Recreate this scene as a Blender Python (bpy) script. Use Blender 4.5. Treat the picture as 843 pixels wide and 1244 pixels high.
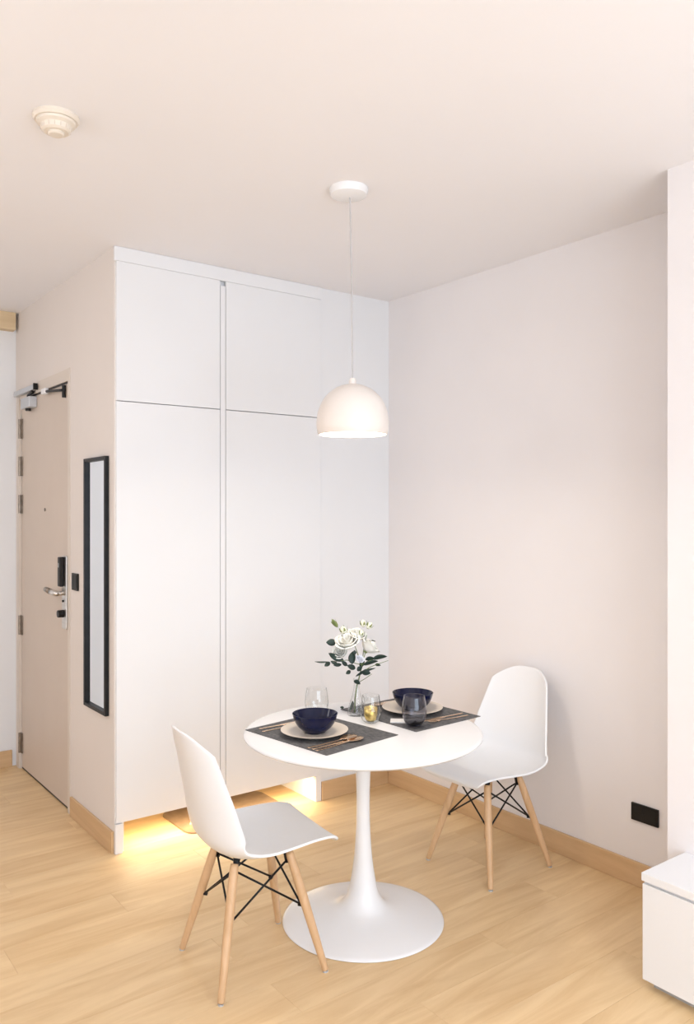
import bpy, bmesh, math, random
from mathutils import Vector, Matrix
random.seed(7)
for o in list(bpy.data.objects): bpy.data.objects.remove(o)
S = bpy.context.scene
COL = S.collection
PI = math.pi

# ------------------------------------------------------------------ camera
cd = bpy.data.cameras.new('camera'); cam = bpy.data.objects.new('camera', cd); COL.objects.link(cam)
cam.location = (0, 0, 1.55); cam.rotation_euler = (PI/2, 0, math.radians(-37.0))
cd.sensor_fit = 'VERTICAL'; cd.sensor_height = 36.0; cd.sensor_width = 24.4
cd.lens = 36.0*985.0/1244.0
cd.clip_start = 0.02
S.camera = cam

# ------------------------------------------------------------------ view, world, lights
S.view_settings.view_transform = 'Standard'; S.view_settings.look = 'None'
S.view_settings.gamma = 1.0; S.view_settings.use_curve_mapping = False
S.view_settings.exposure = 0.26
wd = bpy.data.worlds.new('sky'); S.world = wd; wd.use_nodes = True
wd.node_tree.nodes['Background'].inputs[0].default_value = (0.80, 0.90, 1.0, 1)
wd.node_tree.nodes['Background'].inputs[1].default_value = 1.0

def area(name, loc, rot, sx, sy, power, color):
    l = bpy.data.lights.new(name, 'AREA'); l.shape = 'RECTANGLE'; l.size = sx; l.size_y = sy
    l.energy = power; l.color = color
    o = bpy.data.objects.new(name, l); COL.objects.link(o); o.location = loc; o.rotation_euler = rot
    return o
# daylight through the big balcony window behind the camera
area('window_daylight', (0.55, -1.93, 1.35), (math.radians(100), 0, 0), 3.0, 2.2, 78, (0.75, 0.87, 1.0))
# unseen globe lights added to brighten ceiling and walls, out of frame
FILL_LIGHTS = [(-0.4, -0.6, 'nearer the left wall'), (1.4, -0.6, 'nearer the column'), (-0.75, 2.3, 'by the left wall'), (-0.75, 4.0, 'in the entrance corner')]

# ------------------------------------------------------------------ materials
def mat(name, col, rough=0.5, metal=0.0, spec=0.5, coat=0.0, emis=None, estr=0.0):
    m = bpy.data.materials.new(name); m.use_nodes = True
    b = m.node_tree.nodes['Principled BSDF']
    b.inputs['Base Color'].default_value = (*col, 1); b.inputs['Roughness'].default_value = rough
    b.inputs['Metallic'].default_value = metal; b.inputs['Specular IOR Level'].default_value = spec
    b.inputs['Coat Weight'].default_value = coat
    if emis: b.inputs['Emission Color'].default_value = (*emis, 1); b.inputs['Emission Strength'].default_value = estr
    return m
def noisy(name, c1, c2, scale=8, rough=0.5, bump=0.0, stretch=(1,1,1), metal=0.0, detail=4, spec=0.5, bscale=None):
    m = mat(name, c1, rough, metal, spec); nt = m.node_tree; b = nt.nodes['Principled BSDF']
    tc = nt.nodes.new('ShaderNodeTexCoord'); mp = nt.nodes.new('ShaderNodeMapping'); mp.inputs['Scale'].default_value = stretch
    n = nt.nodes.new('ShaderNodeTexNoise'); n.inputs['Scale'].default_value = scale; n.inputs['Detail'].default_value = detail
    r = nt.nodes.new('ShaderNodeValToRGB'); r.color_ramp.elements[0].color = (*c1, 1); r.color_ramp.elements[1].color = (*c2, 1)
    r.color_ramp.elements[0].position = .3; r.color_ramp.elements[1].position = .7
    L = nt.links.new
    L(tc.outputs['Object'], mp.inputs[0]); L(mp.outputs[0], n.inputs['Vector']); L(n.outputs['Fac'], r.inputs[0]); L(r.outputs[0], b.inputs['Base Color'])
    if bump:
        n2 = nt.nodes.new('ShaderNodeTexNoise'); n2.inputs['Scale'].default_value = bscale or scale*4
        L(mp.outputs[0], n2.inputs['Vector'])
        bp = nt.nodes.new('ShaderNodeBump'); bp.inputs['Strength'].default_value = bump; bp.inputs['Distance'].default_value = .002
        L(n2.outputs['Fac'], bp.inputs['Height']); L(bp.outputs[0], b.inputs['Normal'])
    return m
def wood(name, c1, c2, axis, rough=0.45, per_obj=0.0, s=1.0):
    """procedural grain running along one axis"""
    m = mat(name, c1, rough); nt = m.node_tree; b = nt.nodes['Principled BSDF']; L = nt.links.new
    tc = nt.nodes.new('ShaderNodeTexCoord'); mp = nt.nodes.new('ShaderNodeMapping')
    sc = [9*s, 9*s, 9*s]; sc[axis] = 1.1*s; mp.inputs['Scale'].default_value = sc
    L(tc.outputs['Object'], mp.inputs[0])
    src = mp.outputs[0]
    oi = nt.nodes.new('ShaderNodeObjectInfo')
    if per_obj:
        va = nt.nodes.new('ShaderNodeVectorMath'); va.operation = 'ADD'
        ml = nt.nodes.new('ShaderNodeMath'); ml.operation = 'MULTIPLY'; ml.inputs[1].default_value = 37
        L(oi.outputs['Random'], ml.inputs[0]); L(ml.outputs[0], va.inputs[1]); L(src, va.inputs[0]); src = va.outputs[0]
    n = nt.nodes.new('ShaderNodeTexNoise'); n.inputs['Scale'].default_value = 1.3; n.inputs['Detail'].default_value = 6
    n.inputs['Roughness'].default_value = .6; n.inputs['Distortion'].default_value = .9
    L(src, n.inputs['Vector'])
    r = nt.nodes.new('ShaderNodeValToRGB'); e = r.color_ramp.elements
    e[0].color = (*c2, 1); e[0].position = .28; e[1].color = (*c1, 1); e[1].position = .62
    L(n.outputs['Fac'], r.inputs[0])
    hv = nt.nodes.new('ShaderNodeHueSaturation')
    if per_obj:
        mr = nt.nodes.new('ShaderNodeMapRange'); mr.inputs['To Min'].default_value = 1-per_obj; mr.inputs['To Max'].default_value = 1+per_obj
        L(oi.outputs['Random'], mr.inputs['Value']); L(mr.outputs[0], hv.inputs['Value'])
    L(r.outputs[0], hv.inputs['Color']); L(hv.outputs[0], b.inputs['Base Color'])
    n2 = nt.nodes.new('ShaderNodeTexNoise'); n2.inputs['Scale'].default_value = 14; L(src, n2.inputs['Vector'])
    bp = nt.nodes.new('ShaderNodeBump'); bp.inputs['Strength'].default_value = .12; bp.inputs['Distance'].default_value = .001
    L(n2.outputs['Fac'], bp.inputs['Height']); L(bp.outputs[0], b.inputs['Normal'])
    return m
def glass(name, tint, edge, refl=1.0):
    """thin clear wall: see-through with darker rims and mirror-like reflections"""
    m = bpy.data.materials.new(name); m.use_nodes = True; nt = m.node_tree; L = nt.links.new
    nt.nodes.remove(nt.nodes['Principled BSDF']); out = nt.nodes['Material Output']
    lw = nt.nodes.new('ShaderNodeLayerWeight'); lw.inputs[0].default_value = .35
    r = nt.nodes.new('ShaderNodeValToRGB'); e = r.color_ramp.elements
    e[0].color = (*tint, 1); e[0].position = .45; e[1].color = (*edge, 1); e[1].position = .95
    L(lw.outputs['Facing'], r.inputs[0])
    t = nt.nodes.new('ShaderNodeBsdfTransparent'); L(r.outputs[0], t.inputs[0])
    g = nt.nodes.new('ShaderNodeBsdfGlossy'); g.inputs['Roughness'].default_value = .03; g.inputs[0].default_value = (refl, refl, refl, 1)
    pw = nt.nodes.new('ShaderNodeMath'); pw.operation = 'POWER'; pw.inputs[1].default_value = 4.0
    l2 = nt.nodes.new('ShaderNodeLayerWeight'); l2.inputs[0].default_value = .5; L(l2.outputs['Facing'], pw.inputs[0])
    fr = nt.nodes.new('ShaderNodeMath'); fr.operation = 'MULTIPLY_ADD'; fr.inputs[1].default_value = .75; fr.inputs[2].default_value = .035; L(pw.outputs[0], fr.inputs[0])
    mx = nt.nodes.new('ShaderNodeMixShader'); L(fr.outputs[0], mx.inputs[0]); L(t.outputs[0], mx.inputs[1]); L(g.outputs[0], mx.inputs[2])
    L(mx.outputs[0], out.inputs[0])
    return m

M = {}
M['wall'] = noisy('warm_white_wall_paint', (.86, .825, .825), (.875, .84, .84), 3, .75, .05, bscale=90)
M['wall_beige'] = noisy('beige_wall_paint', (.80, .735, .685), (.815, .75, .70), 3, .75, .05, bscale=90)
M['ceiling'] = noisy('ceiling_paint', (.905, .885, .90), (.915, .895, .91), 2, .85, .03, bscale=80)
M['laminate'] = noisy('white_wardrobe_laminate', (.84, .84, .85), (.86, .86, .87), 2, .42, 0)
M['groove'] = mat('grey_groove', (.45, .45, .45), .6)
M['door'] = noisy('beige_door_paint', (.66, .56, .475), (.68, .58, .495), 4, .5, .03, bscale=60)
M['door_frame'] = noisy('beige_frame_paint', (.72, .64, .56), (.74, .66, .58), 4, .5)
M['plank'] = wood('pale_oak_plank', (.84, .61, .345), (.68, .445, .22), 0, .42, .014)
M['subfloor'] = noisy('subfloor', (.55, .38, .2), (.5, .34, .18), 5, .8)
M['base_wood_x'] = wood('oak_baseboard_x', (.70, .475, .265), (.58, .37, .195), 0, .5)
M['base_wood_y'] = wood('oak_baseboard_y', (.70, .475, .265), (.58, .37, .195), 1, .5)
M['leg_wood'] = wood('beech_leg', (.72, .47, .27), (.60, .37, .19), 2, .4, .03, 2.5)
M['plastic'] = noisy('white_moulded_plastic', (.86, .86, .87), (.87, .87, .88), 4, .33)
M['lacquer'] = noisy('white_lacquer', (.88, .875, .88), (.89, .885, .89), 3, .25)
M['black'] = noisy('black_metal', (.008, .008, .009), (.014, .014, .015), 20, .4, 0, spec=.25)
M['blackplastic'] = noisy('black_plastic', (.010, .009, .009), (.016, .014, .013), 20, .4, spec=.25)
M['chrome'] = noisy('brushed_steel', (.62, .60, .57), (.70, .68, .65), 10, .28, 0, (1,1,14), 1.0)
M['grey_metal'] = noisy('grey_painted_metal', (.56, .58, .61), (.60, .62, .65), 12, .4, 0, metal=.3)
M['bronze'] = noisy('aged_hinge_metal', (.22, .18, .14), (.34, .29, .24), 30, .35, 0, metal=.9)
M['gold'] = noisy('brushed_rose_gold', (.66, .47, .32), (.76, .56, .40), 30, .24, 0, (1,12,1), 1.0)
M['navy'] = noisy('navy_glaze', (.003, .005, .027), (.005, .008, .042), 6, .14, spec=.3)
M['stoneware'] = noisy('cream_stoneware', (.72, .63, .53), (.76, .67, .57), 14, .4)
M['glass'] = glass('clear_glass', (.98, .985, .985), (.52, .55, .55))
M['pane'] = glass('window_glass', (.97, .98, .98), (.8, .82, .82))
M['smoke'] = glass('smoked_glass', (.83, .83, .86), (.42, .42, .48))
M['smoke_base'] = glass('thick_smoked_glass', (.16, .13, .16), (.05, .05, .07))
M['goldleaf'] = noisy('speckled_gold_leaf', (.45, .28, .05), (.98, .76, .28), 60, .3, .3, metal=.85)
M['petal'] = noisy('white_petal', (.88, .87, .80), (.92, .91, .86), 30, .6)
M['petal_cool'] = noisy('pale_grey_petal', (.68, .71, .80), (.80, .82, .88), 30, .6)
M['bud'] = noisy('cream_bud', (.80, .80, .62), (.88, .88, .76), 40, .6)
M['leaf'] = noisy('dark_green_leaf', (.008, .024, .017), (.02, .045, .032), 40, .5)
M['stem'] = noisy('green_stem', (.10, .15, .05), (.18, .24, .09), 50, .6)
M['sepal'] = noisy('olive_sepal', (.13, .17, .05), (.24, .29, .10), 50, .6)
M['paper'] = noisy('white_paper', (.86, .84, .82), (.88, .86, .84), 20, .7)
M['mirror'] = mat('mirror_glass', (.84, .89, .94), .015, 1.0)
M['mat'] = noisy('taupe_mat', (.23, .155, .10), (.30, .21, .14), 25, .45, .2)
M['script'] = noisy('pale_print', (.78, .68, .56), (.82, .72, .60), 20, .6)
M['shade'] = noisy('pendant_enamel', (.86, .79, .73), (.88, .81, .75), 5, .35)
M['shade_in'] = mat('pendant_inside', (.95, .93, .88), .5)
M['bulb'] = mat('lit_diffuser', (1, 1, 1), .5, emis=(1, .90, .74), estr=5.0)
M['led'] = mat('lit_led_strip', (1, 1, 1), .5, emis=(1, .82, .52), estr=15.0)
M['fill_glow'] = mat('added_fill_glow', (1, 1, 1), .5, emis=(1, .98, .985), estr=7.0)  # glow of the added, unseen fill globes
M['detector'] = noisy('cream_detector_plastic', (.80, .72, .62), (.82, .74, .64), 10, .4)
M['cord'] = noisy('white_cord', (.50, .48, .48), (.54, .52, .52), 30, .5)
M['wood_beam'] = wood('pale_wood_beam', (.74, .57, .36), (.66, .49, .29), 0, .5)
# woven placemat
m = noisy('charcoal_woven_placemat', (.065, .065, .067), (.155, .152, .155), 160, .85, .6, (1, .35, 1), bscale=300); M['placemat'] = m

# ------------------------------------------------------------------ mesh helpers
def link(name, bm, m, parent=None, smooth=False, loc=None, rot=None, kind=None):
    me = bpy.data.meshes.new(name); bm.normal_update(); bm.to_mesh(me); bm.free()
    for x in (m if isinstance(m, (list, tuple)) else [m]): me.materials.append(x)
    o = bpy.data.objects.new(name, me); COL.objects.link(o)
    if smooth:
        for p in me.polygons: p.use_smooth = True
    if parent: o.parent = parent
    if loc: o.location = loc
    if rot: o.rotation_euler = rot
    if kind: o['kind'] = kind
    return o
def box(bm, x0, x1, y0, y1, z0, z1, bevel=0.0, mi=0):
    vs = [bm.verts.new((x, y, z)) for x in (x0, x1) for y in (y0, y1) for z in (z0, z1)]
    fs = [bm.faces.new([vs[i] for i in q]) for q in ((0,1,3,2),(4,6,7,5),(0,4,5,1),(2,3,7,6),(0,2,6,4),(1,5,7,3))]
    for f in fs: f.material_index = mi
    if bevel:
        es = list({e for f in fs for e in f.edges})
        bmesh.ops.bevel(bm, geom=es, offset=bevel, segments=2, affect='EDGES', profile=.5)
    return bm
def B(*a, **k): return box(bmesh.new(), *a, **k)
def tube(bm, pts, radii, n=12, cap=True):
    pts = [Vector(p) for p in pts]
    if not isinstance(radii, (list, tuple)): radii = [radii]*len(pts)
    rings = []; prev = None
    for i, p in enumerate(pts):
        t = (pts[min(i+1, len(pts)-1)]-pts[max(i-1, 0)]).normalized()
        if prev is None:
            a = Vector((0, 0, 1)) if abs(t.z) < .9 else Vector((1, 0, 0))
            u = t.cross(a).normalized()
        else:
            u = (prev - t*prev.dot(t)).normalized()
        prev = u; v = t.cross(u)
        rings.append([bm.verts.new(p+(u*math.cos(2*PI*k/n)+v*math.sin(2*PI*k/n))*radii[i]) for k in range(n)])
    for a, b in zip(rings, rings[1:]):
        for k in range(n): bm.faces.new((a[k], a[(k+1) % n], b[(k+1) % n], b[k]))
    if cap: bm.faces.new(rings[0][::-1]); bm.faces.new(rings[-1])
    return bm
def lathe(prof, n=48, bm=None, closed=False, mi=0):
    """prof: list of (r, z); r=0 ends collapse to a point"""
    bm = bm or bmesh.new(); rings = []
    for r, z in prof:
        if r < 1e-6: rings.append([bm.verts.new((0, 0, z))])
        else: rings.append([bm.verts.new((r*math.cos(2*PI*k/n), r*math.sin(2*PI*k/n), z)) for k in range(n)])
    seq = list(zip(rings, rings[1:]))
    if closed: seq.append((rings[-1], rings[0]))
    for a, b in seq:
        for k in range(n):
            k2 = (k+1) % n
            if len(a) == 1 and len(b) == 1: continue
            if len(a) == 1: f = bm.faces.new((a[0], b[k2], b[k]))
            elif len(b) == 1: f = bm.faces.new((a[k], a[k2], b[0]))
            else: f = bm.faces.new((a[k], a[k2], b[k2], b[k]))
            f.material_index = mi
    bmesh.ops.recalc_face_normals(bm, faces=bm.faces)
    return bm
def spline(pts, t):
    """Catmull-Rom through pts, t in 0..1"""
    n = len(pts)-1; x = max(0, min(n-1e-6, t*n)); i = int(x); f = x-i
    p0 = pts[max(i-1, 0)]; p1 = pts[i]; p2 = pts[i+1]; p3 = pts[min(i+2, n)]
    return tuple(.5*((2*b)+(-a+c)*f+(2*a-5*b+4*c-d)*f*f+(-a+3*b-3*c+d)*f**3) for a, b, c, d in zip(p0, p1, p2, p3))
def smoothprof(pts, n=40): return [(max(0, a), b) for a, b in (spline(pts, i/n) for i in range(n+1))]
def sharp(o, ang=35):
    me = o.data
    for p in me.polygons: p.use_smooth = True
    bm = bmesh.new(); bm.from_mesh(me)
    for e in bm.edges:
        if len(e.link_faces) == 2 and e.calc_face_angle(0) > math.radians(ang): e.smooth = False
    bm.to_mesh(me); bm.free()
def tag(o, label, cat, group=None, kind=None):
    o['label'] = label; o['category'] = cat
    if group: o['group'] = group
    if kind: o['kind'] = kind
    return o
def thing(name, loc, label, cat, rz=0, group=None):
    o = bpy.data.objects.new(name, None); COL.objects.link(o); o.location = loc; o.rotation_euler = (0, 0, rz)
    o.empty_display_size = .05
    return tag(o, label, cat, group)
def dup(root, loc, rz, label):
    """copy a thing with its parts and sub-parts"""
    c = root.copy(); COL.objects.link(c); c.location = loc; c.rotation_euler = (0, 0, rz); c['label'] = label
    for ch in list(root.children):
        d = ch.copy(); COL.objects.link(d); d.parent = c
        for g in list(ch.children):
            e = g.copy(); COL.objects.link(e); e.parent = d
    return c
def struct(o): o['kind'] = 'structure'; return o

# ------------------------------------------------------------------ the room
XR, YW, XP, YE, ZC = 2.989, 3.560, 1.370, 5.187, 2.755     # right wall, wardrobe front, partition face, far wall, ceiling
XL, YR = -1.50, -2.00
floor = struct(link('floor', B(XL, XR, YR, YE, -.06, -.0105), M['subfloor']))
# oak planks laid along the wardrobe front, staggered end joints
PW, PL = .186, 1.24
def plank_mesh(w, l):
    bm = B(0, l-.0006, 0, w-.0006, -.010, 0, bevel=.0004); me = bpy.data.meshes.new('plank'); bm.to_mesh(me); bm.free(); me.materials.append(M['plank']); return me
pm = {}
row = 0; y = YR
while y < YE-.002:
    w = round(min(PW, YE-y), 4); x = XL; first = PL*((row*.37+.2) % 1.0)
    if first < .15: first += .3
    l = first
    while x < XR-.002:
        l = round(min(l, XR-x), 4)
        key = (w, l)
        if key not in pm: pm[key] = plank_mesh(*key)
        p = bpy.data.objects.new('plank', pm[key]); COL.objects.link(p); p.parent = floor; p.location = (x, y, 0)
        x += l; l = PL
    y += w; row += 1
struct(link('ceiling', B(XL, XR, YR, YE, ZC, ZC+.08), M['ceiling']))
struct(link('wall_right', B(XR, XR+.12, YR, YE, -.06, ZC+.08), M['wall']))
struct(link('wall_column', B(2.618, XR, YR, 1.600, -.0, ZC), M['wall']))
struct(link('wall_back', B(2.512, XR, YW+.008, YW+.12, 0, ZC), M['laminate']))
struct(link('wall_far', B(XL, XR, YE, YE+.12, -.06, ZC+.08), M['wall_far'] if 'wall_far' in M else M['laminate']))
struct(link('wall_left', B(XL-.12, XL, YR, YE, -.06, ZC+.08), M['wall']))
# partition that carries the entrance door: reveals and lintel are real
DY0, DY1, DZ = 4.176, 5.150, 2.291
bm = bmesh.new()
box(bm, XP, XP+.022, YW+.012, 4.150, 0, ZC); box(bm, XP, XP+.11, 4.150, DY0, 0, ZC)
box(bm, XP, XP+.11, DY1, YE, 0, ZC); box(bm, XP, XP+.11, DY0, DY1, DZ, ZC)
struct(link('wall_partition', bm, M['wall_beige']))
# rear wall with the balcony window
bm = bmesh.new()
WX0, WX1, WZ0, WZ1 = -1.0, 2.1, .20, 2.50
box(bm, XL, WX0, YR-.12, YR, 0, ZC); box(bm, WX1, XR, YR-.12, YR, 0, ZC)
box(bm, WX0, WX1, YR-.12, YR, 0, WZ0); box(bm, WX0, WX1, YR-.12, YR, WZ1, ZC)
struct(link('wall_rear', bm, M['wall']))
bm = bmesh.new()
for x in (WX0, .52, WX1-.06): box(bm, x, x+.06, YR-.09, YR-.03, WZ0, WZ1)
box(bm, WX0+.06, WX1-.06, YR-.09, YR-.03, WZ0, WZ0+.06); box(bm, WX0+.06, WX1-.06, YR-.09, YR-.03, WZ1-.06, WZ1)
w = struct(link('window_1', bm, M['grey_metal']))
for x0, x1 in ((WX0+.06, .52), (.58, WX1-.06)): link('pane', B(x0, x1, YR-.063, YR-.057, WZ0+.06, WZ1-.06), M['pane'], w)
# baseboards
def bboard(name, *a, m='base_wood_y'):
    return struct(link(name, B(*a, 0.0, .100, bevel=.0025), M[m]))
bboard('baseboard_right', XR-.014, XR, 1.600, YW+.008)
bboard('baseboard_back', 2.513, XR-.0145, YW-.004, YW+.008, m='base_wood_x')
bboard('baseboard_partition', XP-.013, XP, YW+.014, 4.148)
bboard('baseboard_far', XL, 1.345, YE-.014, YE, m='base_wood_x')
bboard('baseboard_left', XL, XL+.014, YR, YE-.0145)
# wooden header against the ceiling over the far wall
struct(link('trim_1', B(XL, 1.352, 5.120, YE, 2.650, ZC, bevel=.002), M['wood_beam']))

# ------------------------------------------------------------------ entrance door
bm = bmesh.new()
box(bm, XP-.004, XP+.09, DY0, DY0+.030, 0, DZ); box(bm, XP-.004, XP+.09, DY1-.045, DY1, 0, DZ)
box(bm, XP-.001, XP+.09, DY0+.030, DY1-.045, DZ-.062, DZ)
door = struct(link('door_1', bm, M['door_frame']))
LX = XP+.012
leaf = link('door_leaf', B(LX, LX+.045, DY0+.033, DY1-.049, .010, DZ-.066, bevel=.0015), M['door'], door)
leaf['label'] = 'beige flush entrance door leaf'
for z0, z1 in ((1.994, 2.110), (1.768, 1.884), (1.542, 1.653), (.810, .925), (.097, .217)):
    bm = tube(bmesh.new(), [(XP+.000, DY1-.047, z0), (XP+.000, DY1-.047, z1)], .0085, 10)
    for k in range(1, 4):
        z = z0+(z1-z0)*k/4; tube(bm, [(XP, DY1-.047, z-.0015), (XP, DY1-.047, z+.0015)], .0095, 10)
    box(bm, XP+.003, XP+.011, DY1-.075, DY1-.050, z0, z1)
    h = link('hinge', bm, M['bronze'], leaf)
bm = bmesh.new(); 
LY = 4.250
link('lock_plate', B(LX-.022, LX, LY-.037, LY+.034, .942, 1.322, bevel=.004), M['chrome'], leaf)['label'] = 'tall brushed steel lock plate'
link('lock_cover', B(LX-.044, LX-.0225, LY-.006, LY+.036, 1.162, 1.316, bevel=.005), M['blackplastic'], leaf)['label'] = 'glossy black electronic lock cover'
link('lock_indicator', B(LX-.0455, LX-.0442, LY+.012, LY+.020, 1.262, 1.285), M['chrome'], leaf)
bm = tube(bmesh.new(), [(LX-.022, LY, 1.128), (LX-.060, LY, 1.128)], .011, 14)
tube(bm, [(LX-.060, LY-.012, 1.128), (LX-.062, LY+.05, 1.129), (LX-.060, LY+.105, 1.131)], [.013, .014, .013], 14)
link('lever_handle', bm, M['chrome'], leaf, True)
bm = tube(bmesh.new(), [(LX-.060, LY+.100, 1.131), (LX-.057, LY+.185, 1.136)], [.0150, .0145], 14)
link('lever_grip', bm, M['bronze'], leaf, True)
link('key_slot', tube(bmesh.new(), [(LX-.021, LY+.006, 1.087), (LX-.028, LY+.006, 1.087)], .006, 10), M['blackplastic'], leaf)
link('thumb_turn', tube(bmesh.new(), [(LX-.021, LY+.004, 1.022), (LX-.052, LY+.004, 1.022)], [.020, .019], 16), M['blackplastic'], leaf)
link('peephole', tube(bmesh.new(), [(LX-.004, 4.640, 1.563), (LX+.002, 4.640, 1.563)], .009, 14), M['bronze'], leaf)
# closer
rail = link('closer_rail', B(XP-.026, XP-.0045, 4.735, 5.140, 2.246, 2.276, bevel=.003), M['grey_metal'], door)
link('end_cap', B(XP-.028, XP-.0045, 4.722, 4.7345, 2.243, 2.279), M['blackplastic'], rail)
body = link('closer_body', B(LX-.046, LX-.001, 4.790, 4.965, 2.152, 2.214, bevel=.004), M['grey_metal'], door)
link('spindle_cap', tube(bmesh.new(), [(LX-.025, 4.88, 2.138), (LX-.025, 4.88, 2.1515)], .016, 14), M['blackplastic'], body)
link('closer_arm', tube(bmesh.new(), [(LX-.025, 4.88, 2.214), (LX-.025, 4.88, 2.228), (LX-.022, 4.80, 2.238), (LX-.030, 4.78, 2.242)], .008, 8), M['black'], body)
# dark weather strip under the header and the swing guard near the lock side
link('seal_strip', B(LX-.006, LX+.001, DY0+.045, DY1-.24, DZ-.070, DZ-.0625), M['blackplastic'], door)
g = link('guard_base', tube(bmesh.new(), [(LX-.010, 4.285, 2.150), (LX-.010, 4.285, 2.214)], .010, 10), M['black'], door)
link('guard_arm', tube(bmesh.new(), [(LX-.016, 4.285, 2.188), (LX-.020, 4.31, 2.190), (LX-.028, 4.520, 2.208)], .0075, 8), M['black'], g)
link('guard_tip', B(LX-.040, LX-.016, 4.520, 4.590, 2.196, 2.228, bevel=.006), M['plastic'], g)
link('threshold_gap', B(LX+.001, LX+.040, DY0+.033, DY1-.049, .0005, .0095), M['blackplastic'], door)

# ------------------------------------------------------------------ wardrobe
X0, X1, XM = XP+.0, 2.510, 1.918
wz0 = .138
wr = thing('wardrobe', (X0, YW, 0), 'white handleless floating wardrobe with two tall and two top doors', 'wardrobe')
def wpart(name, bm, m, **k):
    o = link(name, bm, m, None, **k); o.parent = wr; o.matrix_parent_inverse = Matrix.Translation((-X0, -YW, 0)); return o
LM = M['laminate']
YB = 4.145
wpart('side_panel', B(X0+.023, X0+.045, YW+.012, YB, 0.0, wz0+.02), LM)
wpart('side_panel', B(X1-.035, X1, YW+.0005, YB-.23, 0.0, wz0), LM)
wpart('edge_strip', B(X0, X0+.034, YW-.004, YW+.0115, 0.0, wz0-.004, bevel=.0008), LM)
wpart('carcass', B(X0+.046, X1-.002, YW+.0235, YB-.20, wz0+.001, 2.700), LM)
wpart('filler_panel', B(X0-.004, X1-.001, YW-.003, YW+.0115, 2.6895, ZC-.001, bevel=.001), LM)
DTH = .018
GZ = 2.055
for nm, z0, z1 in (('upper_door', GZ+.0018, 2.6890), ('lower_door', wz0, GZ-.0018)):
    wpart(nm, B(X0+.006, XM-.0165, YW, YW+DTH, z0, z1, bevel=.0012), LM)
    wpart(nm, B(XM+.0165, X1-.003, YW, YW+DTH, z0, z1, bevel=.0012), LM)
wpart('grip_rail', B(XM-.0135, XM+.0135, YW+.001, YW+DTH, wz0, 2.665, bevel=.001), LM)
led = wpart('led_strip', B(X0+.10, X1-.08, YW+.055, YW+.065, wz0-.004, wz0), M['led'])
led['label'] = 'warm glowing light strip under the wardrobe'
area('wardrobe_underlight', ((X0+X1)/2, YW+.060, wz0-.006), (0, 0, 0), 1.0, .012, 3.0, (1, .80, .50))

# doormat pushed under the wardrobe
mx0, mx1, my0, my1 = 1.732, 2.312, 3.552, 3.900
bm = bmesh.new(); pts = []; R_ = .06
for cx_, cy_, a0 in ((mx1-R_, my1-R_, 0), (mx0+R_, my1-R_, 90), (mx0+R_, my0+R_, 180), (mx1-R_, my0+R_, 270)):
    for k in range(7):
        a = math.radians(a0+15*k); pts.append((cx_+R_*math.cos(a), cy_+R_*math.sin(a)))
lo = [bm.verts.new((x, y, 0)) for x, y in pts]; hi = [bm.verts.new((x, y, .007)) for x, y in pts]
bm.faces.new(lo[::-1]); bm.faces.new(hi)
for k in range(len(pts)): bm.faces.new((lo[k], lo[(k+1) % len(pts)], hi[(k+1) % len(pts)], hi[k]))
mt = thing('floor_mat', ((mx0+mx1)/2, (my0+my1)/2, 0), 'taupe floor mat with a pale scribbled print, half under the wardrobe', 'mat')
inv = Matrix.Translation((-(mx0+mx1)/2, -(my0+my1)/2, 0))
o = link('mat_body', bm, M['mat'], mt); o.matrix_parent_inverse = inv
bm = bmesh.new(); sp = []
for i in range(60):
    t = i/59; sp.append((1.79+.17*t+.018*math.sin(t*21), 3.66+.05*math.sin(t*17)*(1-.4*t)+.03*t, .0075))
tube(bm, sp, .0045, 6)
o = link('print', bm, M['script'], mt); o.matrix_parent_inverse = inv

# ------------------------------------------------------------------ wall mirror, switch, socket
my0, my1, mz0, mz1 = 3.634, 3.924, .612, 1.808
mr = thing('wall_mirror', (XP, (my0+my1)/2, mz0), 'tall narrow mirror in a thin black frame hanging on the beige partition', 'mirror')
inv = Matrix.Translation((-XP, -(my0+my1)/2, -mz0))
fw_, th = .017, .020
bm = bmesh.new()
box(bm, XP-th, XP-.001, my0, my0+fw_, mz0, mz1, .0015); box(bm, XP-th, XP-.001, my1-fw_, my1, mz0, mz1, .0015)
box(bm, XP-th, XP-.001, my0+fw_, my1-fw_, mz0, mz0+fw_, .0015); box(bm, XP-th, XP-.001, my0+fw_, my1-fw_, mz1-fw_, mz1, .0015)
o = link('frame', bm, M['black'], mr); o.matrix_parent_inverse = inv
o = link('mirror_glass', B(XP-.006, XP-.002, my0+fw_, my1-fw_, mz0+fw_, mz1-fw_), M['mirror'], mr); o.matrix_parent_inverse = inv
sw = thing('wall_switch', (XP, 4.087, 1.198), 'small square black light switch between the door and the mirror', 'switch')
o = link('plate', B(-.009, -.0005, -.044, .044, -.043, .043, bevel=.002), M['blackplastic'], sw)
for y0, y1 in ((-.036, -.001), (.001, .036)): link('rocker', B(-.0115, -.0092, y0, y1, -.034, .034, bevel=.001), M['blackplastic'], sw)
so = thing('wall_socket', (XR, 1.925, .306), 'wide black socket plate low on the right wall', 'socket')
link('plate', B(-.010, -.0005, -.062, .062, -.036, .036, bevel=.002), M['blackplastic'], so)
for yc in (-.031, .031): link('module', B(-.0122, -.0102, yc-.026, yc+.026, -.028, .028, bevel=.001), M['blackplastic'], so)

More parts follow.
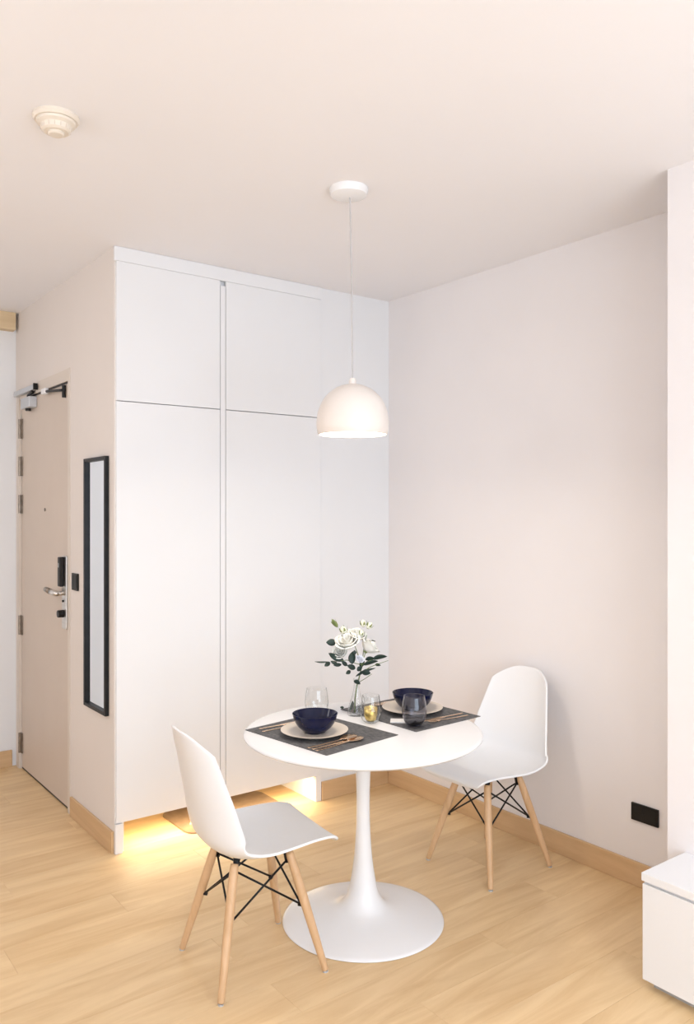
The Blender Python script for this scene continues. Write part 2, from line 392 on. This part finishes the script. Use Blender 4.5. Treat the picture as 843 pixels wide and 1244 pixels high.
# ------------------------------------------------------------------ smoke detector
sd = thing('smoke_detector', (.779, 2.506, ZC), 'round cream smoke detector on the ceiling', 'smoke detector')
o = link('base', lathe([(0, 0), (.068, 0), (.069, -.008), (.063, -.016), (0, -.016)], 40), M['detector'], sd); sharp(o)
o = link('body', lathe([(0, -.0165), (.058, -.0165), (.057, -.024), (.046, -.030), (.043, -.044), (.036, -.049), (0, -.049)], 40), M['detector'], sd); sharp(o)
bm = bmesh.new()
for k in range(16):
    a = 2*PI*k/16; c, s = math.cos(a), math.sin(a)
    tube(bm, [(c*.0445, s*.0445, -.031), (c*.0430, s*.0430, -.043)], .0016, 6)
link('vent_rib', bm, M['door'], sd)
o = link('sensor_cap', lathe([(0, -.0492), (.024, -.0492), (.024, -.055), (.020, -.058), (0, -.058)], 30), M['detector'], sd); sharp(o)

# ------------------------------------------------------------------ pendant lamp
PX, PY, PZ = 1.835, 2.400, 1.838
pl = thing('pendant_lamp', (PX, PY, PZ), 'white dome pendant lamp hanging from the ceiling over the table', 'lamp')
HC = ZC-PZ
o = link('ceiling_rose', lathe([(0, HC), (.072, HC), (.073, HC-.010), (.068, HC-.026), (.050, HC-.032), (0, HC-.033)], 40), M['lacquer'], pl, loc=(-.012, .009, 0)); sharp(o)
link('cord', tube(bmesh.new(), [(-.008, .006, HC-.033), (-.003, .002, .55), (0, 0, .190)], .0026, 8), M['cord'], pl)
out = smoothprof([(.012, .189), (.045, .181), (.080, .162), (.110, .130), (.128, .090), (.1345, .050), (.134, .022), (.129, .000)], 36)
inn = [(max(r-.004, 0), z-.003) for r, z in out]; inn[-1] = (.125, .001)
o = link('shade', lathe(out+inn[::-1], 64, closed=True), M['shade'], pl, True)
o = link('shade_cap', lathe([(0, .212), (.010, .210), (.014, .198), (.0145, .186), (0, .186)], 24), M['shade'], pl); sharp(o)
o = link('diffuser', lathe([(0, .010), (.118, .010), (.121, .014), (.118, .020), (0, .020)], 48), M['bulb'], pl, True)
lp = bpy.data.lights.new('pendant_bulb', 'AREA'); lp.shape = 'DISK'; lp.size = .22; lp.energy = 3.5; lp.color = (1, .88, .72)
lo_ = bpy.data.objects.new('pendant_bulb', lp); COL.objects.link(lo_); lo_.location = (PX, PY, PZ+.006)

# added fill globes, hung out of frame for even light
for i, (x, y, wh) in enumerate(FILL_LIGHTS):
    t = thing('fill_globe', (x, y, 2.20), 'round white glowing fill globe added outside the picture, %s' % wh, 'lamp')
    link('globe', lathe([(.20*math.sin(PI*k/20), -.20*math.cos(PI*k/20)) for k in range(21)], 32), M['fill_glow'], t, True)
    link('cord', tube(bmesh.new(), [(0, 0, .1995), (0, 0, ZC-2.20-.02)], .003, 8), M['cord'], t)
    o = link('ceiling_rose', lathe([(0, ZC-2.20), (.05, ZC-2.20), (.048, ZC-2.222), (0, ZC-2.224)], 30), M['lacquer'], t); sharp(o)

# ------------------------------------------------------------------ tulip table
TX, TY, TZ = 1.908, 2.430, .722
tb = thing('tulip_table', (TX, TY, 0), 'round white pedestal table with a trumpet foot', 'table')
R0 = .452
o = link('tabletop', lathe([(0, TZ), (R0-.012, TZ), (R0-.004, TZ-.002), (R0, TZ-.007), (R0-.001, TZ-.012), (R0-.010, TZ-.019), (R0-.045, TZ-.026), (.08, TZ-.026), (0, TZ-.026)], 96), M['lacquer'], tb); sharp(o, 40)
o = link('pedestal', lathe([(0, TZ-.0262), (.050, TZ-.0262), (.040, TZ-.034)]+smoothprof([(.0345, .680), (.0310, .620), (.0265, .520), (.0255, .440), (.0275, .340), (.0345, .240), (.0460, .160), (.0600, .100), (.0850, .062), (.120, .044), (.180, .031), (.250, .019), (.296, .0095)], 70)+[(.304, .006), (.306, .003), (.303, 0), (0, 0)], 96), M['lacquer'], tb); sharp(o, 60)

# ------------------------------------------------------------------ shell chairs on dowel legs
PROF = [(.236, .411), (.243, .426), (.216, .438), (.150, .436), (.070, .425), (-.010, .415), (-.080, .414), (-.140, .427), (-.182, .460), (-.203, .515), (-.216, .585), (-.230, .655), (-.244, .725), (-.259, .788), (-.270, .836)]
WID = [.150, .178, .198, .211, .222, .230, .236, .240, .239, .231, .216, .199, .181, .163, .143]
LIFT = [.000, .002, .010, .018, .026, .033, .044, .056, .076, .082, .076, .068, .060, .053, .045]
def chair_shell():
    bm = bmesh.new(); NU, NV = 26, 46; grid = []
    for j in range(NV+1):
        row = []
        for i in range(NU+1):
            u = -1+2*i/NU; u = math.copysign(abs(u)**.85, u); au = abs(u)
            s0 = .045*au**4; s1 = 1-.105*au**2.8
            t = s0+(s1-s0)*j/NV
            x, z = spline(PROF, t)
            x2, z2 = spline(PROF, min(t+.004, 1)); x1_, z1_ = spline(PROF, max(t-.004, 0))
            tx, tz = x2-x1_, z2-z1_; L = math.hypot(tx, tz); nx, nz = tz/L, -tx/L      # towards the sitter
            (w,) = spline([(a,) for a in WID], t); (lf,) = spline([(a,) for a in LIFT], t)
            end = 1-.16*max(0, (t-.90)/.10)**2*au - .20*max(0, (.06-t)/.06)*au
            yy = u*w*end*(1-.06*au**6)
            k = lf*au**2.4
            row.append(bm.verts.new((x+nx*k, yy, z+nz*k)))
        grid.append(row)
    for a, b in zip(grid, grid[1:]):
        for i in range(NU): bm.faces.new((a[i], a[i+1], b[i+1], b[i]))
    bmesh.ops.recalc_face_normals(bm, faces=bm.faces)
    return bm
ch = thing('shell_chair', (1.425, 2.436, 0), 'white shell chair left of the table, its back towards the camera', 'chair', math.radians(-7), 'white shell chairs at the round table')
sh = link('seat_shell', chair_shell(), M['plastic'], ch, True)
md = sh.modifiers.new('thick', 'SOLIDIFY'); md.thickness = .0080; md.offset = 0
md = sh.modifiers.new('round', 'BEVEL'); md.width = .002; md.segments = 2; md.limit_method = 'ANGLE'
TOP = (.100, .086, .388); FT = (.187, .187, 0.006)
def legpt(sx, sy, f):      # f = 0 foot, 1 top
    return Vector((sx*(FT[0]+(TOP[0]-FT[0])*f), sy*(FT[1]+(TOP[1]-FT[1])*f), FT[2]+(TOP[2]-FT[2])*f))
def seatz(x): return .405
for sx in (1, -1):
    for sy in (1, -1):
        P = lambda f: legpt(sx, sy, f)
        lg = link('leg', tube(bmesh.new(), [P(0), P(.01), P(.3), P(.62), P(.86), P(.97), P(1)], [.0105, .0112, .0140, .0160, .0155, .0142, .0125], 16), M['leg_wood'], ch, True)
        ax = P(0)
        link('foot_glide', tube(bmesh.new(), [(ax.x, ax.y, 0), (ax.x, ax.y, .0055)], .0095, 14), M['grey_metal'], lg)
        q = P(.93)
        inward = Vector((-sx, -sy, 0)).normalized()
        br = bmesh.new()
        tube(br, [q+inward*.017+Vector((0, 0, -.012)), q+inward*.020+Vector((0, 0, .020)), Vector((q.x*.80, q.y*.80, .4075))], [.0065, .0095, .0140], 10)
        link('mount_bracket', br, M['black'], ch, True)
rods = bmesh.new()
cs = [(1, 1), (-1, 1), (-1, -1), (1, -1)]
for i in range(4):
    a, b = cs[i], cs[(i+1) % 4]
    for (p, q) in ((a, b), (b, a)):
        P1 = legpt(*p, .93); P2 = legpt(*q, .545)
        i1 = Vector((-p[0], -p[1], 0)).normalized()*.014; i2 = Vector((-q[0], -q[1], 0)).normalized()*.017
        tube(rods, [P1+i1, P2+i2], .0036, 8)
link('wire_brace', rods, M['black'], ch, True)
for p in cs:
    q = legpt(*p, .545); i2 = Vector((-p[0], -p[1], 0)).normalized()
    link('brace_bolt', tube(bmesh.new(), [q+i2*.010, q+i2*.026], .0075, 10), M['black'], ch, True)
chB = dup(ch, (2.652, 2.482, 0), math.radians(180), 'white shell chair right of the table, facing left in front of the right wall')

# ------------------------------------------------------------------ white low cabinet at the right edge
CX, CY1, CY0, CH = 2.357, 1.530, -.20, .377
cb = thing('low_cabinet', (CX, CY1, 0), 'low white cabinet at the right edge of the picture', 'cabinet')
inv = Matrix.Translation((-CX, -CY1, 0))
def cpart(name, *a, m='laminate', **k):
    o = link(name, B(*a, **k), M[m], cb); o.matrix_parent_inverse = inv; return o
cpart('top_board', CX-.003, 2.617, CY0, CY1+.002, CH-.026, CH, bevel=.0015)
cpart('body', CX+.012, 2.616, CY0+.003, CY1, .030, CH-.0265)
for k in range(2):
    y1 = CY1-.0005-k*.864; cpart('drawer_front', CX, CX+.0115, y1-.8615, y1, .030, CH-.036, bevel=.001)
cpart('plinth', CX+.035, 2.610, CY0+.02, CY1-.02, 0, .0295, m='groove')

# ------------------------------------------------------------------ table setting
def placemat(cx, cy, rz, label):
    bm = B(-.182, .182, -.226, .226, 0, .0022, bevel=.0005)
    o = link('placemat', bm, M['placemat']); o.location = (cx, cy, TZ+.0002); o.rotation_euler = (0, 0, rz)
    return tag(o, label, 'placemat', 'placemats on the round table')
placemat(1.752, 2.488, math.radians(7.5), 'dark grey woven placemat on the left, under the front bowl')
placemat(2.214, 2.512, math.radians(2.5), 'dark grey woven placemat on the right, under the smoked glass')
ZM = TZ+.0026
plm = lathe([(0, 0), (.070, 0), (.073, .0025), (.100, .010), (.1245, .0185), (.1255, .0200), (.1235, .0205), (.098, .0135), (.072, .0070), (0, .0065)], 64)
bwm = lathe([(0, 0), (.036, 0), (.039, .002), (.041, .006)]+smoothprof([(.046, .008), (.062, .022), (.076, .043), (.0845, .069)], 14)+[(.0850, .0708), (.0832, .0714), (.0815, .0690)]+smoothprof([(.0735, .0450), (.058, .0240), (.040, .0120), (.018, .0085), (0, .0080)], 14), 64)
def ware(x, y, zb, lp_, lb):
    global PLATE, BOWL
    a = link('plate', plm.copy(), M['stoneware']); sharp(a, 50); a.location = (x, y, zb); tag(a, lp_, 'plate', 'stoneware plates under the bowls')
    b = link('bowl', bwm.copy(), M['navy']); sharp(b, 60); b.location = (x+.004, y+.002, zb+.0068); tag(b, lb, 'bowl', 'navy bowls on plates')
ware(1.716, 2.478, ZM, 'cream stoneware plate under the navy bowl on the left placemat', 'glossy navy bowl on the front left plate')
ware(2.238, 2.520, ZM, 'cream stoneware plate under the navy bowl on the right placemat', 'glossy navy bowl behind the smoked glass')

# glasses --------------------------------------------------------------
def tumbler(prof_out, th, floor_z):
    o = prof_out; i = [(max(r-th, 0), z) for r, z in o if z > floor_z+.002]
    return lathe([(0, 0)]+o+[(o[-1][0]-th*.5, o[-1][1]+th*.5)]+i[::-1]+[(i[0][0]*.55, floor_z), (0, floor_z)], 48)
gp = smoothprof([(.024, 0), (.030, .006), (.041, .026), (.0475, .055), (.0462, .085), (.0405, .118)], 26)
o = link('drinking_glass', tumbler(gp, .0016, .008), M['glass'], None, True); o.location = (1.868, 2.682, TZ+.0002)
tag(o, 'clear stemless glass behind the left navy bowl', 'glass')
sg = thing('smoked_glass', (2.086, 2.338, ZM), 'smoked grey stemless glass in front of the right navy bowl', 'glass')
link('bowl_wall', tumbler(gp, .0016, .0085), M['smoke'], sg, True)
link('thick_base', lathe([(0, .009), (.0255, .009), (.034, .019), (.038, .026), (.030, .0235), (0, .021)], 40), M['smoke_base'], sg, True)
# candle holder: double glass wall with a gold-leafed lower half
cg = thing('candle_holder', (1.995, 2.492, TZ+.0003), 'glass votive holder with a speckled gold lower half beside the vase', 'candle holder')
link('outer_wall', tumbler(smoothprof([(.022, 0), (.034, .010), (.0425, .035), (.0435, .055), (.037, .082), (.0345, .107)], 24), .0014, .004), M['glass'], cg, True)
link('inner_wall', lathe(smoothprof([(.0335, .106), (.0270, .092), (.0262, .060)], 8), 40), M['glass'], cg, True)
link('gold_cup', lathe([(0, .006), (.0150, .006), (.0215, .012), (.0262, .030), (.0262, .0595), (.0250, .0595), (.0245, .030), (.0200, .0135), (0, .008)], 40), M['goldleaf'], cg, True)
# small white card
tg = link('folded_card', B(-.034, .034, -.026, .026, 0, .005, bevel=.0008), M['paper']); tg.location = (2.086, 2.428, ZM); tg.rotation_euler = (0, 0, math.radians(-42))
tag(tg, 'small white folded card between the gold votive holder and the smoked glass', 'card')

# cutlery ----------------------------------------------------------------
def loft(sections, th=.0018):
    """sections along x: (x, half width, z); dished across by cup"""
    bm = bmesh.new(); rows = []
    for s in sections:
        x, w, z = s[:3]; cup = s[3] if len(s) > 3 else 0
        rows.append([[bm.verts.new((x, w*u, z+cup*(u*u-1)+dz)) for u in (-1, -.5, 0, .5, 1)] for dz in (th/2, -th/2)])
    for a, b in zip(rows, rows[1:]):
        for i in range(4):
            bm.faces.new((a[0][i], b[0][i], b[0][i+1], a[0][i+1])); bm.faces.new((a[1][i+1], b[1][i+1], b[1][i], a[1][i]))
        bm.faces.new((a[0][0], a[1][0], b[1][0], b[0][0])); bm.faces.new((a[0][4], b[0][4], b[1][4], a[1][4]))
    for r, d in ((rows[0], 1), (rows[-1], -1)):
        for i in range(4):
            f = (r[0][i], r[0][i+1], r[1][i+1], r[1][i]); bm.faces.new(f if d == 1 else f[::-1])
    bmesh.ops.recalc_face_normals(bm, faces=bm.faces)
    return bm
HAND = [(0, .0045, .0030), (.01, .0050, .0030), (.06, .0042, .0030), (.12, .0028, .0042), (.145, .0024, .0060)]
def spoon_bm():
    return loft(HAND+[(.152, .007, .0085, .001), (.160, .0145, .0090, .004), (.175, .0215, .0095, .0070), (.190, .0235, .0098, .0075), (.206, .0195, .0098, .0060), (.217, .0115, .0098, .003), (.222, .003, .0095, 0)], .0016)
def fork_bm():
    bm = loft(HAND+[(.152, .005, .0070), (.160, .0105, .0065, .001), (.172, .0120, .0060, .001)], .0016)
    for k in range(4):
        yc = -.0100+k*.00667
        b2 = loft([(.171, .0017, .0060), (.190, .0015, .0060), (.208, .0012, .0085), (.214, .0006, .0100)], .0014)
        me = bpy.data.meshes.new('t'); b2.transform(Matrix.Translation((0, yc, 0))); b2.to_mesh(me); b2.free(); bm.from_mesh(me); bpy.data.meshes.remove(me)
    return bm
def knife_bm():
    return loft([(0, .0045, .0030), (.01, .0050, .0030), (.10, .0046, .0030), (.105, .0085, .0030), (.16, .0090, .0028), (.195, .0075, .0026), (.210, .0035, .0025), (.214, .001, .0025)], .0022)
mk = {'spoon': spoon_bm, 'fork': fork_bm, 'knife': knife_bm}
PROTO = {}
def cutlery(kind, x, y, deg, label, group, z=ZM):
    if kind not in PROTO:
        o = link(kind, mk[kind](), M['gold'], None, True); PROTO[kind] = o
    else:
        o = PROTO[kind].copy(); COL.objects.link(o)
    o.location = (x, y, z-.0017); o.rotation_euler = (0, 0, math.radians(deg))
    tag(o, label, kind, group)
GA, GB = 'rose gold cutlery of the left setting', 'rose gold cutlery of the right setting'
cutlery('spoon', 1.596, 2.345, 3, 'rose gold spoon right of the front bowl, the one nearest the plate', GA)
cutlery('spoon', 1.600, 2.300, 6, 'rose gold spoon at the near edge of the left placemat', GA)
cutlery('knife', 1.598, 2.322, 4.5, 'rose gold knife lying between the two front spoons', GA)
cutlery('fork', 1.578, 2.622, 1, 'rose gold fork just behind the cream plate on the left placemat', GA)
cutlery('knife', 1.588, 2.660, 1, 'rose gold knife at the far left edge of the left placemat', GA)
cutlery('fork', 2.372, 2.332, 178, 'rose gold fork at the near edge of the right placemat', GB)
cutlery('knife', 2.378, 2.368, 179, 'rose gold knife between the near fork and the right plate', GB)
cutlery('spoon', 2.372, 2.672, 178, 'rose gold spoon behind the plate of the right setting', GB)
cutlery('knife', 2.372, 2.702, 179, 'rose gold knife at the far edge of the right placemat', GB)

# vase with a spray of white roses -----------------------------------------------
VX, VY = 2.022, 2.618
v = thing('bud_vase', (VX, VY, TZ+.0002), 'clear glass bottle vase holding the white roses', 'vase')
vp = smoothprof([(.034, 0), (.037, .006), (.0365, .020), (.030, .045), (.020, .075), (.0135, .105), (.0120, .130), (.0145, .148)], 30)
link('vase_wall', tumbler(vp, .0016, .006), M['glass'], v, True)
K = .00333
fl = thing('rose_spray', (VX, VY, TZ+.0075), 'spray of white roses with dark green leaves standing in the glass vase', 'flowers', math.radians(-37))
def L_(px, py, d=0.0):       # bouquet plan: right, depth, height in metres
    return Vector(((px-61.5)*K, d, (125-py)*K))
# measured on a 120 x 140 grid (one unit = K metres)
def rod(pts, r0, r1, m='stem', name='stem'):
    n = len(pts); return link(name, tube(bmesh.new(), pts, [r0+(r1-r0)*i/(n-1) for i in range(n)], 8), M[m], fl, True)
fork_pt = L_(66, 76)
base_pt = Vector((-.008, 0, .003))
rod([base_pt, L_(59.5, 108), L_(61.8, 92), fork_pt], .0032, .0026)
J1 = L_(68, 66, .004)
rod([fork_pt, J1, L_(64, 56, 0), L_(62, 50, 0)], .0026, .0018, name='branch')
rod([fork_pt, L_(69, 60, -.01), L_(72, 52, 0), L_(76, 46, .01)], .0020, .0015, name='branch')
rod([J1, L_(70, 50, .02), L_(72, 38, .02), L_(74, 30, .015)], .0018, .0014, name='branch')
rod([L_(62, 50, 0), L_(58, 40, .02), L_(54, 28, .02), L_(45, 18, .015)], .0016, .0012, name='branch')
rod([J1, L_(60, 64, .0), L_(50, 60, 0), L_(30, 62.5, 0)], .0017, .0010, name='branch')
rod([fork_pt, L_(78, 68, -.01), L_(88, 64, -.01), L_(100, 60, -.01)], .0017, .0010, name='branch')
rod([L_(63, 88, 0), L_(72, 82, -.01), L_(80, 76, -.015)], .0015, .0010, name='branch')
rod([J1, L_(76, 62, .01), L_(86, 58, .015), L_(96, 56, .015)], .0016, .0010, name='branch')
def rose(R, petals=((5, 1.0, 1.05), (5, .80, .80), (4, .55, .50), (3, .30, .22))):
    bm = bmesh.new()
    for li, (n, rr, op) in enumerate(petals):
        for k in range(n):
            th0 = 2*PI*k/n+li*.6+random.uniform(-.15, .15); ww = (PI/n)*1.45; hh = R*(1.05+.10*li)*random.uniform(.94, 1.06)
            NS, NT = 8, 7; g = []
            for j in range(NT+1):
                t = j/NT; row = []
                for i in range(NS+1):
                    s = -1+2*i/NS
                    r = R*rr*(.12+.88*math.sin(min(t*1.25, 1)*PI/2)**.8)
                    lip = max(0, t-.72)/.28
                    r += R*.20*op*lip**2
                    z = hh*(t-.10*lip**2*op*1.6)-R*.62-.18*R*abs(s)**3*t
                    th = th0+s*ww*math.sin(PI*(.12+.70*t))
                    rad = r*(1-.10*abs(s)**2+.03*li*s)
                    row.append(bm.verts.new((rad*math.cos(th), rad*math.sin(th), z)))
                g.append(row)
            for a, b in zip(g, g[1:]):
                for i in range(NS): bm.faces.new((a[i], a[i+1], b[i+1], b[i]))
    return bm
def bloom(p, R, tilt, m='petal', name='rose_bloom', sep=True):
    o = link(name, rose(R), M[m], fl, True, loc=p, rot=tilt)
    md = o.modifiers.new('thick', 'SOLIDIFY'); md.thickness = .0008
    if sep:
        bm = bmesh.new()
        lathe([(0, -R*.78), (R*.10, -R*.76), (R*.24, -R*.62), (R*.16, -R*.58), (0, -R*.56)], 12, bm)
        link('calyx', bm, M['sepal'], o, True)
    return o
bloom(L_(50.5, 37, -.010), .046, (.55, -.25, 0))
bloom(L_(77, 44, .006), .040, (.45, .55, 1.0))
bloom(L_(62, 30, .020), .034, (.45, .05, .4))
bloom(L_(41, 51, .018), .028, (.9, -.6, .3))
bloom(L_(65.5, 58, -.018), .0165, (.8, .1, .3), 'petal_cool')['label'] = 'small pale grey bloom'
def bud(p, R, H, rot, m='bud'):
    prof = smoothprof([(0, 0), (R*.75, H*.12), (R, H*.42), (R*.72, H*.78), (R*.15, H)], 14)
    o = link('rose_bud', lathe(prof+[(0, H*.99)], 18), M[m], fl, True, loc=p, rot=rot)
    bm = bmesh.new()
    for k in range(5):
        a = 2*PI*k/5; g = []
        for j in range(6):
            t = j/5; rr = R*(1.08*math.sin(min(1, t*1.3+.12)*PI/2)+.25*t**3); w = .55*R*math.sin(PI*(.15+.85*(1-t)*.9+.02))*(1-t*.7)
            c, s = math.cos(a), math.sin(a)
            g.append([bm.verts.new((c*rr-s*w*q, s*rr+c*w*q, H*(-.03+.85*t))) for q in (-1, 0, 1)])
        for x, y in zip(g, g[1:]):
            for i in range(2): bm.faces.new((x[i], x[i+1], y[i+1], y[i]))
    c = link('sepals', bm, M['sepal'], o, True)
    md = c.modifiers.new('thick', 'SOLIDIFY'); md.thickness = .0008
    return o
bud(L_(47, 28, .012), .014, .032, (0, -.35, 0))
bud(L_(38, 20, .012), .0085, .040, (.1, -.62, 0), 'sepal')
bud(L_(70, 20, .015), .012, .030, (.1, -.10, 0))
bud(L_(75, 22, .010), .012, .030, (-.1, .55, 0))
bud(L_(67, 31, .005), .010, .026, (.3, .15, 0))
def leaf_or_shadow(p, ang, ln, wd, pitch=0.0, roll=0.0):
    """leaf blade pointing along +x from p; ang turns it in the upright plane"""
    bm = bmesh.new(); g = []
    for j in range(11):
        t = j/10; w = wd*.5*(math.sin(PI*t**.85))**.75 if 0 < t < 1 else .0004
        g.append([bm.verts.new((ln*t, -.22*w*abs(q)*-1+ln*.10*math.sin(PI*t), w*q)) for q in (-1, -.5, 0, .5, 1)])
    for x, y in zip(g, g[1:]):
        for i in range(4): bm.faces.new((x[i], x[i+1], y[i+1], y[i]))
    o = link('leaf', bm, M['leaf'], fl, True, loc=p)
    o.rotation_mode = 'XYZ'
    o.matrix_basis = Matrix.Translation(p) @ Matrix.Rotation(pitch, 4, 'Z') @ Matrix.Rotation(-math.radians(ang), 4, 'Y') @ Matrix.Rotation(roll, 4, 'X')
    md = o.modifiers.new('thick', 'SOLIDIFY'); md.thickness = .0007
    return o
LV = [  # x, y, depth, angle, length, width (grid units for the last two), roll
 (37, 38.5, .00, 178, 13, 8.5, .1), (46, 61, .0, 152, 22, 8, .3), (57, 50, -.02, 0, 4.5, 6, .0), (56, 64, -.02, 86, 16, 9.5, .2),
 (26, 62, .0, 178, 16, 2.2, .6), (29, 62.5, .0, 215, 8.5, 5.5, .3), (38, 64, -.01, 160, 9, 4.5, .4), (43, 66, .01, 185, 10, 4.5, .2),
 (54, 73, .0, 215, 7, 5, .3), (60, 70, -.01, 160, 11, 6.5, .2), (72, 60, .01, 10, 12, 5.5, .3), (81, 59.5, .01, 12, 18.5, 6.5, .4),
 (75, 38, .02, 2, 10, 2.5, .4), (84, 65, -.01, -10, 7, 4, .3), (60, 79, -.02, 20, 27, 4.2, .3), (66, 79, -.02, -30, 2, 3, .3),
 (58, 84, -.02, -28, 9, 6, .3), (68, 74, -.015, -10, 11, 8, .2), (70, 66, .0, 12, 19, 6, .3), (62, 72, -.02, 35, 8, 6, .1),
 (66, 70, .015, 60, 10, 6, .3), (50, 68, .015, 140, 9, 5, .2), (46, 118, -.004, 175, 5, 3, .3), (57, 110, .0, 250, 14, 5, .5)]  # next-to-last blade stands in for the vase's shadow, not a leaf
for x, y, d, a, ln, wd, rl in LV:
    if (x, y) == (66, 79): continue
    leaf_or_shadow(L_(x, y, d), a, ln*K, wd*K, random.uniform(-.25, .25), rl)
